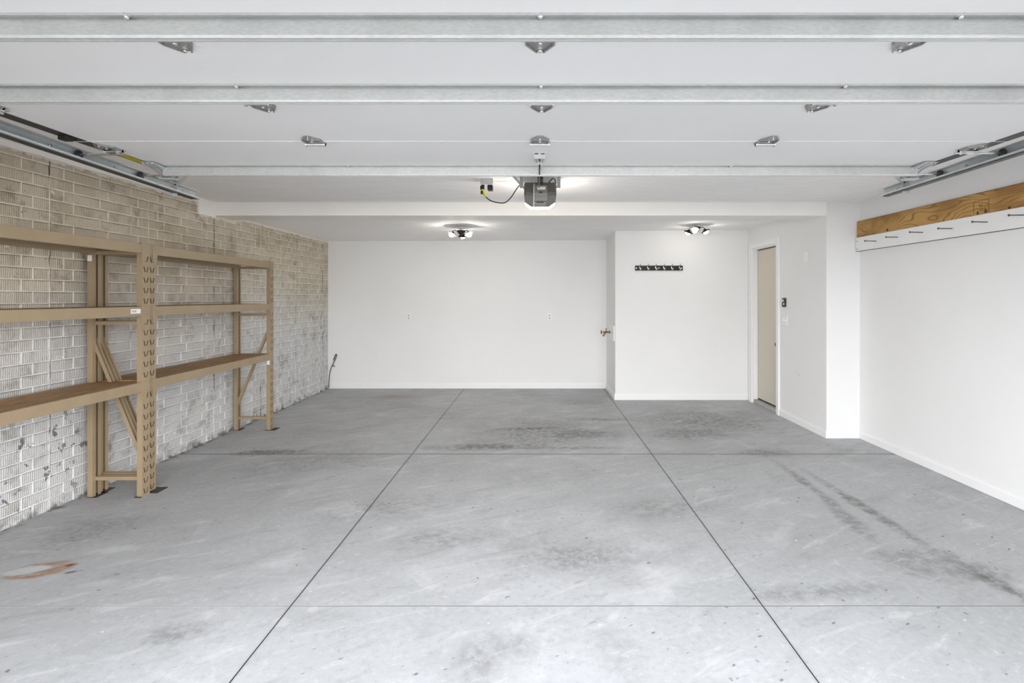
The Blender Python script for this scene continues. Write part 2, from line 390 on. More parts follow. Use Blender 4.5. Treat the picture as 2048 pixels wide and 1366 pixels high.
# ------------------------------------------------------------------ mesh helpers
class MB:
    def __init__(s): s.b = bmesh.new()
    def poly(s, pts): 
        try: return s.b.faces.new([s.b.verts.new(p) for p in pts])
        except ValueError: return None
    def box(s, x0, x1, y0, y1, z0, z1):
        v = [s.b.verts.new((x, y, z)) for z in (z0, z1) for y in (y0, y1) for x in (x0, x1)]
        for f in ((0, 2, 3, 1), (4, 5, 7, 6), (0, 1, 5, 4), (2, 6, 7, 3), (0, 4, 6, 2), (1, 3, 7, 5)):
            s.b.faces.new([v[i] for i in f])
        return s
    def prism(s, pts, axis, a, b):
        """closed 2-D outline pushed along an axis. pts are the other two coordinates in order"""
        def P(u, v, w):
            return {'x': (w, u, v), 'y': (u, w, v), 'z': (u, v, w)}[axis]
        A = [s.b.verts.new(P(u, v, a)) for u, v in pts]; B = [s.b.verts.new(P(u, v, b)) for u, v in pts]
        n = len(pts)
        s.b.faces.new(A); s.b.faces.new(B[::-1])
        for i in range(n): s.b.faces.new((A[i], B[i], B[(i+1) % n], A[(i+1) % n]))
        return s
    def sheet(s, line, t, axis, a, b):
        """open 2-D line given a wall thickness t and pushed along an axis (rolled steel sections)"""
        n = len(line); nor = []
        for i in range(n):
            def d(p, q):
                l = math.hypot(q[0]-p[0], q[1]-p[1]); return ((q[0]-p[0])/l, (q[1]-p[1])/l)
            ds = []
            if i: ds.append(d(line[i-1], line[i]))
            if i < n-1: ds.append(d(line[i], line[i+1]))
            nx = sum(-q[1] for q in ds); ny = sum(q[0] for q in ds)
            l = math.hypot(nx, ny) or 1; nx /= l; ny /= l
            kf = 1/max(.35, nx*-ds[0][1] + ny*ds[0][0])
            nor.append((nx*kf, ny*kf))
        o = [(p[0]+q[0]*t, p[1]+q[1]*t) for p, q in zip(line, nor)]
        return s.prism(list(line)+o[::-1], axis, a, b)
    def tube(s, pts, r, seg=10, caps=True):
        pts = [Vector(p) for p in pts]; n = len(pts)
        rs = r if isinstance(r, (list, tuple)) else [r]*n
        rings = []; up = None
        for i in range(n):
            t = (pts[min(i+1, n-1)] - pts[max(i-1, 0)]).normalized()
            if up is None:
                up = t.orthogonal().normalized()
            up = (up - t*up.dot(t)).normalized(); w = t.cross(up)
            rings.append([s.b.verts.new(pts[i] + rs[i]*(math.cos(2*PI*j/seg)*up + math.sin(2*PI*j/seg)*w)) for j in range(seg)])
        for i in range(n-1):
            for j in range(seg):
                s.b.faces.new((rings[i][j], rings[i][(j+1) % seg], rings[i+1][(j+1) % seg], rings[i+1][j]))
        if caps:
            s.b.faces.new(rings[0][::-1]); s.b.faces.new(rings[-1])
        return s
    def lathe(s, prof, c, axis=(0, 0, 1), seg=24):
        """prof: (radius, height along axis)"""
        ax = Vector(axis).normalized(); u = ax.orthogonal().normalized(); w = ax.cross(u); c = Vector(c)
        rings = []
        for r, h in prof:
            rings.append([s.b.verts.new(c + ax*h + max(r, 1e-5)*(math.cos(2*PI*j/seg)*u + math.sin(2*PI*j/seg)*w)) for j in range(seg)])
        for i in range(len(prof)-1):
            for j in range(seg):
                s.b.faces.new((rings[i][j], rings[i][(j+1) % seg], rings[i+1][(j+1) % seg], rings[i+1][j]))
        s.b.faces.new(rings[0][::-1]); s.b.faces.new(rings[-1])
        return s
    def bolt(s, c, axis, r=.007, h=.006):
        return s.lathe([(0, 0), (r*1.5, 0), (r*1.5, .0015), (r, .002), (r, h*.7), (r*.6, h), (0, h)], c, axis, 8)
    def ball(s, c, r, sz=1.):
        prof = [(r*math.sin(PI*i/10), -r*sz*math.cos(PI*i/10)) for i in range(11)]
        return s.lathe(prof, c, seg=16)
    def build(s, name, mat, parent=None, bevel=0., smooth=False, solid=0., loc=None):
        bmesh.ops.recalc_face_normals(s.b, faces=s.b.faces)
        me = bpy.data.meshes.new(name); s.b.to_mesh(me); s.b.free()
        me.materials.append(MAT[mat])
        o = bpy.data.objects.new(name, me); COL.objects.link(o)
        if parent is not None: o.parent = parent
        if loc: o.location = loc
        if smooth:
            for f in me.polygons: f.use_smooth = True
            try: me.set_sharp_from_angle(angle=math.radians(40))
            except Exception: pass
        if solid:
            m = o.modifiers.new('thickness', 'SOLIDIFY'); m.thickness = solid; m.offset = -1
        if bevel:
            m = o.modifiers.new('edge', 'BEVEL'); m.width = bevel; m.segments = 2; m.limit_method = 'ANGLE'
        return o

def thing(name, label, cat, loc=(0, 0, 0), rz=0., group=None, kind=None):
    o = bpy.data.objects.new(name, None); COL.objects.link(o)
    o.empty_display_size = .05
    o.location = loc; o.rotation_euler = (0, 0, rz)
    return tag(o, label, cat, group, kind)
def tag(o, label, cat, group=None, kind=None):
    o['label'] = label; o['category'] = cat
    if group: o['group'] = group
    if kind: o['kind'] = kind
    return o
def struct(o, label=None, cat=None):
    o['kind'] = 'structure'
    if label: o['label'] = label; o['category'] = cat
    return o
def copy_tree(o, parent=None):
    c = o.copy(); COL.objects.link(c)
    if parent is not None: c.parent = parent
    for ch in list(o.children): copy_tree(ch, c)
    return c

# ------------------------------------------------------------------ the room (metres; X right, Y into the garage)
XL, XR, XD, XB = -3.44, 3.44, 3.085, 1.145     # left wall, right wall, house-door wall, boxed-out corner
YF, YBEAM, YBEAM2, YBOX, YBACK = .62, 5.33, 5.66, 7.317, 8.24
ZC, ZB = 2.515, 2.374                          # front ceiling, underside of the beam

struct(MB().box(XL-.3, XR+.3, YF-.02, YBACK+.2, -.12, 0).build('floor', 'concrete_floor'), 'grey concrete garage floor with dark sawn joints and stains', 'floor')
struct(MB().box(-14, 14, -16, YF-.02, -.14, -.02).build('driveway', 'driveway'), 'grey driveway outside the open garage door', 'driveway')
b = MB()                                       # every brick face is set back a few millimetres behind its joints
b.box(XL-.2, XL-.03, YF, YBACK+.15, -.02, 2.75)
def recess_row(z0, z1, ys):
    m = .0032
    def q(*pts): b.b.faces.new([b.b.verts.new(p) for p in pts])
    q((XL, YF, z0-m), (XL, YBACK, z0-m), (XL, YBACK, z0+m), (XL, YF, z0+m))
    for a, e in zip(ys[:-1], ys[1:]):
        w1, w2, w3 = (random.uniform(-.002, .002) for _ in range(3))
        ya, ye, za, ze = a+.0028, e-.0028, z0+m, z1-m
        q((XL, a, za), (XL, ya, za), (XL, ya, ze), (XL, a, ze)); q((XL, ye, za), (XL, e, za), (XL, e, ze), (XL, ye, ze))
        o_ = [(XL, ya, za), (XL, ye, za), (XL, ye, ze), (XL, ya, ze)]
        dp, n = .0052+w1, .0030
        i_ = [(XL-dp, ya+n, za+n+w2), (XL-dp, ye-n, za+n+w3), (XL-dp, ye-n, ze-n+w3), (XL-dp, ya+n, ze-n+w2)]
        for k_ in range(4): q(o_[k_], o_[(k_+1) % 4], i_[(k_+1) % 4], i_[k_])
        q(*i_)
r_ = 0
while ROW0+r_*ROWH < 2.62:
    z0 = ROW0+r_*ROWH; st_ = 3.638 if r_ % 2 else 3.714
    ys = sorted([st_+.30*i for i in range(-14, 18)] + [3.531+.90*i for i in range(-4, 8)])
    ys = [v_ for v_ in ys if YF+.03 < v_ < YBACK-.03]
    ys = [YF]+[v_ for i, v_ in enumerate(ys) if i == 0 or v_-ys[i-1] > .02]+[YBACK]
    recess_row(z0, z0+ROWH, ys); r_ += 1
b.b.faces.new([b.b.verts.new(p) for p in ((XL, YF, 2.60), (XL, YBACK, 2.60), (XL, YBACK, 2.75), (XL, YF, 2.75))])
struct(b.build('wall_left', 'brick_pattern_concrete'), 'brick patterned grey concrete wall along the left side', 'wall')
struct(MB().box(XL-.1, XB+.1, YBACK, YBACK+.15, -.02, 2.75).build('wall_back', 'wall_white'), 'white painted back wall with two outlets', 'wall')
b = MB()
b.box(XB, XD+.2, YBOX, YBACK, -.02, 2.75)
struct(b.build('wall_recess', 'wall_white'), 'boxed-out white wall section carrying the hook rail', 'wall')
# house-door wall, with the doorway left open, and the short return that faces the camera
YD0, YD1, ZD = 6.42, 7.15, 2.195
b = MB()
b.prism([(YBEAM, -.02), (YD0, -.02), (YD0, ZD), (YD1, ZD), (YD1, -.02), (YBOX, -.02), (YBOX, 2.75), (YBEAM, 2.75)], 'x', XD, XD+.14)
b.box(XD+.14, XR+.15, YBEAM, YBEAM+.14, -.02, 2.75)
struct(b.build('wall_house', 'wall_white'), 'white wall with the house door and its narrow return', 'wall')
struct(MB().box(XR, XR+.15, YF, YBEAM, -.02, 2.75).build('wall_right', 'wall_white'), 'long white painted wall on the right', 'wall')
b = MB()                                       # wall around the garage opening, behind the camera
OX, OZ, CX = 2.44, 2.14, .02
b.prism([(XL-.2, -.02), (CX-OX, -.02), (CX-OX, OZ), (CX+OX, OZ), (CX+OX, -.02), (XR+.15, -.02), (XR+.15, 2.9), (XL-.2, 2.9)], 'y', YF-.14, YF)
struct(b.build('wall_front', 'wall_white'), 'front wall around the open garage doorway', 'wall')
struct(MB().box(XL, XR, YF, YBEAM, ZC, ZC+.2).build('ceiling', 'ceiling_texture'), 'textured white ceiling over the front of the garage', 'ceiling')
b = MB()                                       # rear ceiling, sagging a little toward the back
g = [[(XL, YBEAM2, 2.420), (XB, YBEAM2, 2.455), (XD+.14, YBEAM2, 2.50)],
     [(XL, YBOX, 2.425), (XB, YBOX, 2.478), (XD+.14, YBOX, 2.487)],
     [(XL, YBACK, 2.428), (XB, YBACK, 2.446), (XD+.14, YBACK, 2.46)]]
lo = [[b.b.verts.new(p) for p in r] for r in g]; hi = [[b.b.verts.new((p[0], p[1], 2.74)) for p in r] for r in g]
for i in range(2):
    for j in range(2):
        b.b.faces.new((lo[i][j], lo[i+1][j], lo[i+1][j+1], lo[i][j+1])); b.b.faces.new((hi[i][j], hi[i][j+1], hi[i+1][j+1], hi[i+1][j]))
struct(b.build('ceiling_rear', 'ceiling_texture'), 'lower textured ceiling behind the cream beam', 'ceiling')
struct(MB().box(XL, XD+.001, YBEAM, YBEAM2, ZB, ZC+.2).build('beam', 'beam_cream'), 'cream painted boxed beam across the ceiling', 'beam')
# strips of wallboard above the bricks
b = MB(); n = 60; y0, y1 = YF, 5.075
prev = None
for i in range(n+1):
    y = y0+(y1-y0)*i/n; zb = 2.478+random.uniform(-.003, .003) if y < 4.95 else 2.474
    cur = [b.b.verts.new((XL-.01, y, zb)), b.b.verts.new((XL+.010, y, zb)), b.b.verts.new((XL+.010, y, ZC+.02)), b.b.verts.new((XL-.01, y, ZC+.02))]
    if prev:
        for q in range(4): b.b.faces.new((prev[q], cur[q], cur[(q+1) % 4], prev[(q+1) % 4]))
    else: b.b.faces.new(cur)
    prev = cur
b.b.faces.new(prev)
struct(b.build('trim_1', 'beam_cream'), 'cream wallboard strip above the brick wall', 'trim')
struct(MB().box(XL-.01, XL+.010, 5.075, YBEAM+.01, 2.352, ZC+.02).build('trim_2', 'beam_cream'), 'cream wallboard end piece beside the beam', 'trim')

# baseboards with a small rounded top
def base(name, run, label):
    """run: list of (x, y) along the wall foot; the board stands to the left of the direction walked"""
    prof = [(0, 0), (.014, 0), (.014, .066), (.010, .074), (.008, .088), (0, .088)]
    mb = MB(); rings = []
    n = len(run)
    for i, p in enumerate(run):
        ds = []
        for a, c in ((i-1, i), (i, i+1)):
            if 0 <= a and c < n:
                d = Vector((run[c][0]-run[a][0], run[c][1]-run[a][1])).normalized(); ds.append(Vector((-d.y, d.x)))
        nn = sum(ds, Vector((0, 0))).normalized(); kf = 1/nn.dot(ds[0])
        rings.append([mb.b.verts.new((p[0]+nn.x*kf*u, p[1]+nn.y*kf*u, v+.002)) for u, v in prof])
    for i in range(n-1):
        for j in range(6):
            mb.b.faces.new((rings[i][j], rings[i+1][j], rings[i+1][(j+1) % 6], rings[i][(j+1) % 6]))
    mb.b.faces.new(rings[0]); mb.b.faces.new(rings[-1])
    struct(mb.build(name, 'trim_white'), label, 'baseboard')
base('baseboard_back', [(XB, YBACK), (XL, YBACK)][::1], 'white baseboard along the back wall')
base('baseboard_recess', [(XD, YBOX), (XB, YBOX), (XB, YBACK)], 'white baseboard around the boxed-out wall section')
base('baseboard_house', [(XR, YBEAM), (XD, YBEAM), (XD, 6.345)], 'white baseboard on the return beside the house door')
base('baseboard_right', [(XR, YF+.02), (XR, YBEAM)], 'white baseboard along the right wall')

# ------------------------------------------------------------------ house door (door_1)
d = thing('door_1', 'beige flush house door in white casing up a low sill', 'door', (XD, 6.785, 0), kind='structure')
oy = 6.785
b = MB()
for y0, y1 in ((YD0-.075, YD0+.0), (YD1, YD1+.075)):
    b.box(-.020, 0, y0-oy, y1-oy, 0, 2.27)
    b.box(-.026, -.02, (y0 if y0 < YD0 else y1-.018)-oy, (y0+.018 if y0 < YD0 else y1)-oy, 0, 2.27)
b.box(-.020, 0, YD0-oy, YD1-oy, ZD, 2.27); b.box(-.026, -.02, YD0-oy, YD1-oy, 2.252, 2.27)
b.build('casing', 'trim_white', d, .003)
b = MB()
b.box(0, .14, YD0-oy, YD0-oy+.018, 0, ZD); b.box(0, .14, YD1-oy-.018, YD1-oy, 0, ZD); b.box(0, .14, YD0-oy+.018, YD1-oy-.018, ZD-.018, ZD)
b.build('jamb', 'trim_white', d)
MB().box(.062, .0985, YD0-oy+.021, YD1-oy-.030, .071, ZD-.029).build('door_panel', 'door_beige', d, .002)
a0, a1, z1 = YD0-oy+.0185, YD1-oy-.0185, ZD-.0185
MB().prism([(a0, .053), (a1, .053), (a1, z1), (a0, z1), (a0, z1-.010), (a1-.011, z1-.010), (a1-.011, .070), (a0, .070)], 'x', .066, .075).build('gap_shade', 'gap_dark', d)  # dark strip standing in for the shaded gap round the slab
MB().box(.10, .13, YD0-oy+.019, YD1-oy-.019, .053, ZD-.019).build('door_back', 'door_beige', d)
MB().box(.004, .13, YD0-oy+.018, YD1-oy-.018, .0, .052).build('threshold', 'threshold_grey', d, .004)
b = MB(); b.lathe([(0, 0), (.027, 0), (.027, .006), (.010, .010), (.010, .030), (.024, .036), (.027, .046), (.022, .056), (0, .058)], (.062, YD0-oy+.062, .89), (-1, 0, 0), 20)
b.build('door_handle', 'bronze', d, smooth=True)

# ------------------------------------------------------------------ sectional garage door, standing open overhead
ZG = 2.32                                       # inner face, now facing the floor
HW = 2.44
edges = [1.02, 1.554, 2.087, 2.62, 3.155]
gd = thing('garage_door', 'white four-panel overhead garage door standing open with galvanized struts', 'garage door', (CX, 2.09, ZG), kind='thing')
oy = 2.09
for i in range(4):
    y0, y1 = edges[i]-oy, edges[i+1]-oy
    b = MB()
    b.prism([(y0+.0015, 0), (y1-.0015, 0), (y1-.0015, .026), (y1-.006, .045), (y0+.006, .045), (y0+.0015, .026)], 'x', -HW, HW)
    if i: b.box(-HW, HW, y0-.001, y0+.005, -.003, .004)
    pan = b.build('door_section', 'door_skin', gd)
    for sx in (-1, 1):
        b = MB()
        x1 = sx*HW; x0 = sx*(HW-.062)
        b.box(min(x0, x1), max(x0, x1), y0+.002, y1-.002, -.0025, 0)
        b.box(min(x1, x1+sx*.002), max(x1, x1+sx*.002), y0+.002, y1-.002, -.0025, .044)
        b.build('end_stile', 'dark_steel', pan)
def strut(yc, w, dp, bolts):
    y0, y1 = yc-w/2-oy, yc+w/2-oy
    b = MB()
    b.sheet([(y0-.018, -.0005), (y0+.009, -.0005), (y0+.009, -.009), (y0, -.012), (y0, -dp+.006), (y0+.003, -dp), (y1-.003, -dp), (y1, -dp+.006), (y1, -.004), (y1+.002, -.0005), (y1+.016, -.0005)][::-1], .0016, 'x', -HW+.095, HW-.095)
    b.box(-HW+.095, HW-.095, y1-.0035, y1+.004, -dp-.003, -dp+.004)          # rolled hem
    b.box(-HW+.095, HW-.095, y0-.0190, y0-.0165, -.006, -.0005)
    s = b.build('strut', 'galvanized', gd)
    for x in bolts:
        b = MB(); b.bolt((x-CX, y0-.009, -.002), (0, -.25, -1), .008, .010); b.build('bolt', 'bright_steel', s)
strut(3.115, .018, .060, (-1.17, 1.20))
strut(1.947, .018, .060, (-1.16, .015, 1.19))
strut(1.468, .018, .060, (-1.19, .01, 1.23))
def hinge(x, ys, flip, end=0):
    """galvanized hinge: a pointed leaf on one section, a barrel and feet on the other"""
    f = -1 if flip else 1
    root = bpy.data.objects.new('hinge', None); COL.objects.link(root); root.parent = gd; root.location = (x-CX, ys-oy, 0)
    root.empty_display_size = .03
    b = MB()
    w = .048
    def P(u, v, z): return (u, f*v, z)
    # pointed leaf
    pts = [(-w, .012), (w, .012), (w, -.036), (.012, -.088), (-.012, -.088), (-w, -.036)]
    A = [b.b.verts.new(P(u, v, -.003)) for u, v in pts]; B = [b.b.verts.new(P(u, v, -.0005)) for u, v in pts]
    b.b.faces.new(A); b.b.faces.new(B)
    for i in range(6): b.b.faces.new((A[i], A[(i+1) % 6], B[(i+1) % 6], B[i]))
    # raised side ribs
    for sx in (-1, 1):
        A = [(sx*w, .02), (sx*w, -.036), (sx*.014, -.086), (sx*.008, -.086), (sx*(w-.006), -.033), (sx*(w-.006), .02)]
        a = [b.b.verts.new(P(u, v, -.010)) for u, v in A]; c = [b.b.verts.new(P(u, v, -.002)) for u, v in A]
        b.b.faces.new(a); b.b.faces.new(c)
        for i in range(6): b.b.faces.new((a[i], a[(i+1) % 6], c[(i+1) % 6], c[i]))
    b.build('hinge_leaf', 'hinge_steel', root, .0)
    b = MB()
    b.tube([P(-w-.004, .022, -.012), P(w+.004, .022, -.012)], .0078, 10)
    for sx in (-1, 1):
        b.lathe([(0, -.004), (.012, -.004), (.012, .004), (0, .004)], P(sx*w, .022, -.012), (1, 0, 0), 12)
        x0, x1 = sorted((sx*(w-.014), sx*(w+.004)))
        y0, y1 = sorted((f*.022, f*.046))
        b.box(x0, x1, y0, y1, -.004, -.0005)
    b.build('barrel', 'bright_steel', root, smooth=True)
    for u, v in ((0, -.070), (0, -.022)):
        b = MB(); b.bolt(P(u, v, -.003), (0, 0, -1), .0075, .012); b.build('bolt', 'bright_steel', root)
    return root
for x in (-1.17, .015, 1.205):
    hinge(x, 2.62, False); 
for x in (-1.165, .02, 1.195):
    hinge(x, 2.105, True)
for x in (-1.155, .01, 1.19):
    hinge(x, 1.572, True)
XT = 2.555                                      # track centre from the middle of the door
def wheel(b, c, sx):
    b.lathe([(0, -.007), (.019, -.007), (.0235, -.004), (.0235, .004), (.019, .007), (0, .007)], c, (sx, 0, 0), 18)
for sx in (-1, 1):
    # end hinges and rollers at the section joints
    for ys in (1.575, 2.13, 2.745):
        h = hinge(CX+sx*(HW-.075), ys, False)
        yl = .022
        rz_ = (-.0285 if sx < 0 else -.021)+(.0 if ys > 2.5 else .012)
        b = MB(); b.tube([(sx*-.075, yl, rz_), (sx*(XT-HW+.075), yl, rz_)], .0055, 8); b.build('roller_stem', 'bright_steel', h, smooth=True)
        b = MB(); wheel(b, (sx*(XT-HW+.075), yl, rz_), sx); b.build('roller', 'roller_black', h, smooth=True)
        for u in (-.03, .045):
            MB().box(sx*u-.003, sx*u+.003, .006, .038, -.028, -.001).build('roller_carrier', 'galvanized_track', h)
    # top corner bracket: ribbed slide plate, carrier and roller
    rt = bpy.data.objects.new('top_bracket', None); COL.objects.link(rt); rt.parent = gd
    rt.location = (sx*(HW-.080), 3.12-oy, 0); rt.empty_display_size = .03
    b = MB()
    b.prism([(-.115, -.004), (-.02, -.012), (.085, -.060), (.085, -.064), (-.02, -.017), (-.115, -.008)], 'x', -.050, .034)
    for u in (-.036, -.008, .020):
        b.prism([(-.105, -.008), (-.02, -.017), (.082, -.062), (.080, -.070), (-.02, -.026), (-.098, -.014)], 'x', u-.006, u+.006)
    b.build('slide_plate', 'galvanized_track', rt)
    for u in (-.036, -.008, .020):
        b = MB(); b.bolt((u, -.106, -.008), (0, 0, -1), .007, .010); b.build('bolt', 'bright_steel', rt)
    b = MB(); b.box(-.05, .036, .040, .095, -.072, -.062); b.box(-.05, .036, .090, .095, -.072, -.030)
    b.build('roller_carrier', 'galvanized_track', rt)
    b = MB(); rz_ = -.040 if sx < 0 else -.031
    b.tube([(-sx*.05, .078, rz_), (sx*(XT-HW+.080), .078, rz_)], .0055, 8); b.build('roller_stem', 'bright_steel', rt, smooth=True)
    b = MB(); wheel(b, (sx*(XT-HW+.080), .078, rz_), sx)
    b.build('roller', 'roller_black', rt, smooth=True)
# lock bracket and warning label on the left stile
b = MB(); b.box(-.022, .022, -.020, .022, -.026, -.0026); b.box(-.010, .010, .022, .055, -.012, -.0026); b.build('lock_bracket', 'black_plastic', gd, .003, loc=(-HW+.034, 2.53-oy, 0))
o = MB().box(-.026, .026, -.085, .085, -.0036, -.0026).build('warning_label', 'yellow_label', gd, loc=(-HW+.034, 2.95-oy, 0)); o['label'] = 'yellow warning label'
# arm bracket under the top section
b = MB()
b.box(-.032, .032, -.085, -.080, -.03, -.0005)
for sx in (-1, 1): b.box(sx*.018-.010, sx*.018+.010, -.085, .10, -.005, -.0005)
for sx in (-1, 1): b.box(sx*.009-.0015, sx*.009+.0015, -.06, .085, -.060, -.004)
for u, v in ((-.02, -.05), (.02, -.05), (-.02, .06), (.02, .06)): b.bolt((u, v, -.005), (0, 0, -1), .006, .008)
b.build('arm_bracket', 'galvanized', gd, loc=(.015-CX+.0, 2.93-oy, 0))

# ------------------------------------------------------------------ tracks
def track(sx, label):
    t = thing('overhead_track', label, 'door track', (CX+sx*XT, 2.2, ZG+.018), group=None)
    t.rotation_euler = (-.030 if sx < 0 else -.018, 0, 0)
    b = MB(); oy = 2.2
    zc = -.030                                   # roller axis level
    line = [(-.016, .030), (-.016, .024), (-.006, .030), (.006, .031), (.016, .024), (.017, -.024), (.008, -.031), (-.006, -.031), (-.020, -.026), (-.022, -.018)]
    line = [(sx*u, v+zc) for u, v in line]
    if sx < 0: line = line[::-1]
    b.sheet(line, .0022, 'y', YF+.35-oy, 3.735-oy)
    b.build('rail', 'galvanized_track', t)
    b = MB()
    if True:
        x0, x1 = sorted((sx*.020, sx*.024)); b.box(x0, x1, 1.0-oy, 3.70-oy, -.0645, -.002)
        x0, x1 = sorted((sx*-.018, sx*.024)); b.box(x0, x1, 1.0-oy, 3.70-oy, -.0665, -.0635)
        b.build('reinforcing_angle', 'dark_steel', t)
    for y in (1.9, 2.35, 2.62, 3.02, 3.50, 3.60):
        b = MB(); b.bolt((sx*.0145, y-oy, zc), (-sx, 0, 0), .006, .005); b.build('bolt', 'bright_steel', t)
    # hanger: perforated angle up to the ceiling and a brace
    b = MB()
    y = 3.50-oy; zt = ZC-ZG-.003
    x0, x1 = sorted((sx*.024, sx*.026)); b.box(x0, x1, y-.016, y+.016, -.085, zt)
    x0, x1 = sorted((sx*-.006, sx*.026)); b.box(x0, x1, y+.016, y+.018, -.085, zt)
    b.box(-.03, .03, y-.03, y+.05, zt-.003, zt)
    b.build('hanger_angle', 'galvanized', t)
    b = MB()
    q = [( -sx*.20, zt), (-sx*.165, zt), (sx*.014, -.01), (-sx*.018, -.01)]
    b.prism(q, 'y', y+.019, y+.022); b.build('hanger_brace', 'galvanized', t)
    for i in range(5):
        zz = -.06+i*.05
        x0, x1 = sorted((sx*.004, sx*.014)); MB().box(x0, x1, y+.0153, y+.0165, zz, zz+.012).build('slot', 'gap_dark', t)
    return t
track(-1, 'galvanized door track along the left brick wall')
track(1, 'galvanized door track above the plywood strip on the right')

# ------------------------------------------------------------------ door opener
OXc, OY = .025, 3.88
op = thing('ceiling_door_opener', 'dark grey ceiling-hung garage door opener with lit lens', 'door opener', (OXc, OY, 2.29), kind='thing')
b = MB()
out = [(-.126, .02), (-.118, 0), (.118, 0), (.126, .02), (.130, .30), (.085, .50), (-.085, .50), (-.130, .30)]
A = [b.b.verts.new((u, v, 0.0 if v > .012 else .012)) for u, v in out]
B = [b.b.verts.new((u, v, .105)) for u, v in out]
b.b.faces.new(A[::-1]); b.b.faces.new(B)
for i in range(8): b.b.faces.new((A[i], A[(i+1) % 8], B[(i+1) % 8], B[i]))
b.build('housing', 'opener_grey', op, .012, smooth=True)
b = MB()
b.prism([(-.008, .085), (-.026, .075), (-.026, .015), (-.012, -.012), (.14, -.014), (.16, .004), (.0, .004), (.0, .085)], 'x', -.057, .057)
pn = b.build('front_panel', 'opener_panel', op, .004)
b = MB(); b.box(-.022, .040, -.0275, -.026, .042, .064); b.build('sticker', 'sticker_white', pn)
b = MB(); b.box(-.010, .018, -.0275, -.024, .016, .026); b.build('socket', 'black_plastic', pn)
b = MB(); b.box(-.046, -.018, -.0275, -.026, .026, .032); b.build('latch', 'chrome', pn)
b = MB(); b.box(-.05, .05, .20, .40, -.008, .004); lp = b.build('lower_panel', 'opener_panel', op, .004)
b = MB(); b.box(-.03, .03, .205, .235, -.0095, -.0075); b.build('vent_slot', 'gap_dark', lp)
lens = [(-.122, .34), (.122, .34), (.128, .46), (.088, .615), (-.088, .615), (-.128, .46)]
MB().box(-.131, .131, .33, .47, .061, .106).build('lens_light_block', 'opener_grey', op)  # cover added over the lens to keep its light off the ceiling
b = MB(); b.prism([(-.131, .47), (.131, .47), (.09, .62), (-.09, .62)], 'z', .061, .106); b.build('lens_light_block', 'opener_grey', op)
b = MB()
A = [b.b.verts.new((u, v, .004 if v < .5 else .0)) for u, v in lens]; B = [b.b.verts.new((u, v, .060)) for u, v in lens]
b.b.faces.new(A[::-1]); b.b.faces.new(B)
for i in range(6): b.b.faces.new((A[i], A[(i+1) % 6], B[(i+1) % 6], B[i]))
ln = b.build('lamp_lens', 'opener_lamp_glow', op, .012, smooth=True); ln['label'] = 'glowing translucent lens'
b = MB(); b.sheet([(-.020, .105), (-.020, .140), (.020, .140), (.020, .105)], .002, 'y', -3.05, .25); b.build('rail', 'galvanized_track', op)
MB().box(-.012, .012, -3.0, .1, .112, .125).build('drive_chain', 'black_plastic', op)
MB().box(-.020, .020, -.22, -.10, .078, .112).build('trolley', 'black_plastic', op, .004)
b = MB(); b.tube([(-.010, -.965, -.02), (-.010, -.58, -.030), (-.010, -.24, .010), (-.010, -.15, .085)], .0048, 8); b.build('door_arm', 'black_plastic', op, smooth=True)
b = MB(); b.tube([(-.047, -.02, .09), (-.049, -.032, .06), (-.050, -.034, -.03), (-.051, -.034, -.075), (-.046, -.034, -.105), (-.040, -.034, -.125)], .0028, 6); c = b.build('release_cord', 'cord_white', op); c['label'] = 'thin white pull cord'
for sx in (-1, 1):
    b = MB()
    x = sx*.150
    b.box(x-.013, x+.013, .158, .161, .095, 2.515-2.29); b.box(x+sx*.011-.0015, x+sx*.011+.0015, .158, .185, .095, 2.515-2.29)
    hs = b.build('hanger_strap', 'galvanized_track', op)
    for i in range(4):
        b = MB(); b.lathe([(0, 0), (.004, 0), (.004, .002), (0, .002)], (x, .1575, .110+i*.028), (0, -1, 0), 8); b.build('bolt', 'bright_steel', hs)
    b = MB(); b.box(min(x, sx*.125), max(x, sx*.125), .157, .160, .095, .110); b.build('strap_foot', 'galvanized_track', op)
b = MB(); b.prism([(-.15, .10), (-.14, .12), (-.23, .222), (-.255, .222)], 'y', .152, .156); b.build('hanger_brace', 'galvanized_track', op)
b = MB(); b.tube([(.060, .06, .10), (.075, .06, .125), (.10, .06, .150), (.115, .06, .140), (.125, .07, .11)], .0045, 8); b.build('control_wire', 'black_plastic', op, smooth=True)
tag(MB().box(OXc-.13, OXc+.13, 3.96, 4.12, ZC-.019, ZC).build('lamp_lit_board', 'board_lamp_tint', None, .002), 'pale board on ceiling above the opener, warm lamp light in its colour', 'board')  # glow of the opener lamp is put into the board colour

ob = thing('ceiling_outlet', 'black and white outlet box on ceiling left of opener', 'outlet', (-.43, 4.32, ZC))
MB().box(-.055, .055, -.055, .055, -.045, 0).build('outlet_box', 'grey_plastic', ob, .004)
MB().box(-.05, .05, -.05, .05, -.052, -.045).build('cover_plate', 'chrome', ob, .002)
MB().box(.005, .050, -.045, .02, -.095, -.052).build('adapter', 'black_plastic', ob, .006)
MB().box(-.060, -.025, -.02, .03, -.085, -.052).build('plug', 'black_plastic', ob, .006)
def smooth_path(pts, n=6):
    P = [Vector(p) for p in pts]; P = [P[0]*2-P[1]] + P + [P[-1]*2-P[-2]]; out = []
    for i in range(1, len(P)-2):
        for j in range(n):
            t = j/n; a, b2, c, d2 = P[i-1], P[i], P[i+1], P[i+2]
            out.append(.5*((2*b2)+(c-a)*t+(2*a-5*b2+4*c-d2)*t*t+(3*b2-a-3*c+d2)*t**3))
    return out + [P[-2]]
pc = thing('power_cord', 'black power cord looping from ceiling outlet down to the opener', 'cord', (-.45, 4.30, 2.45))
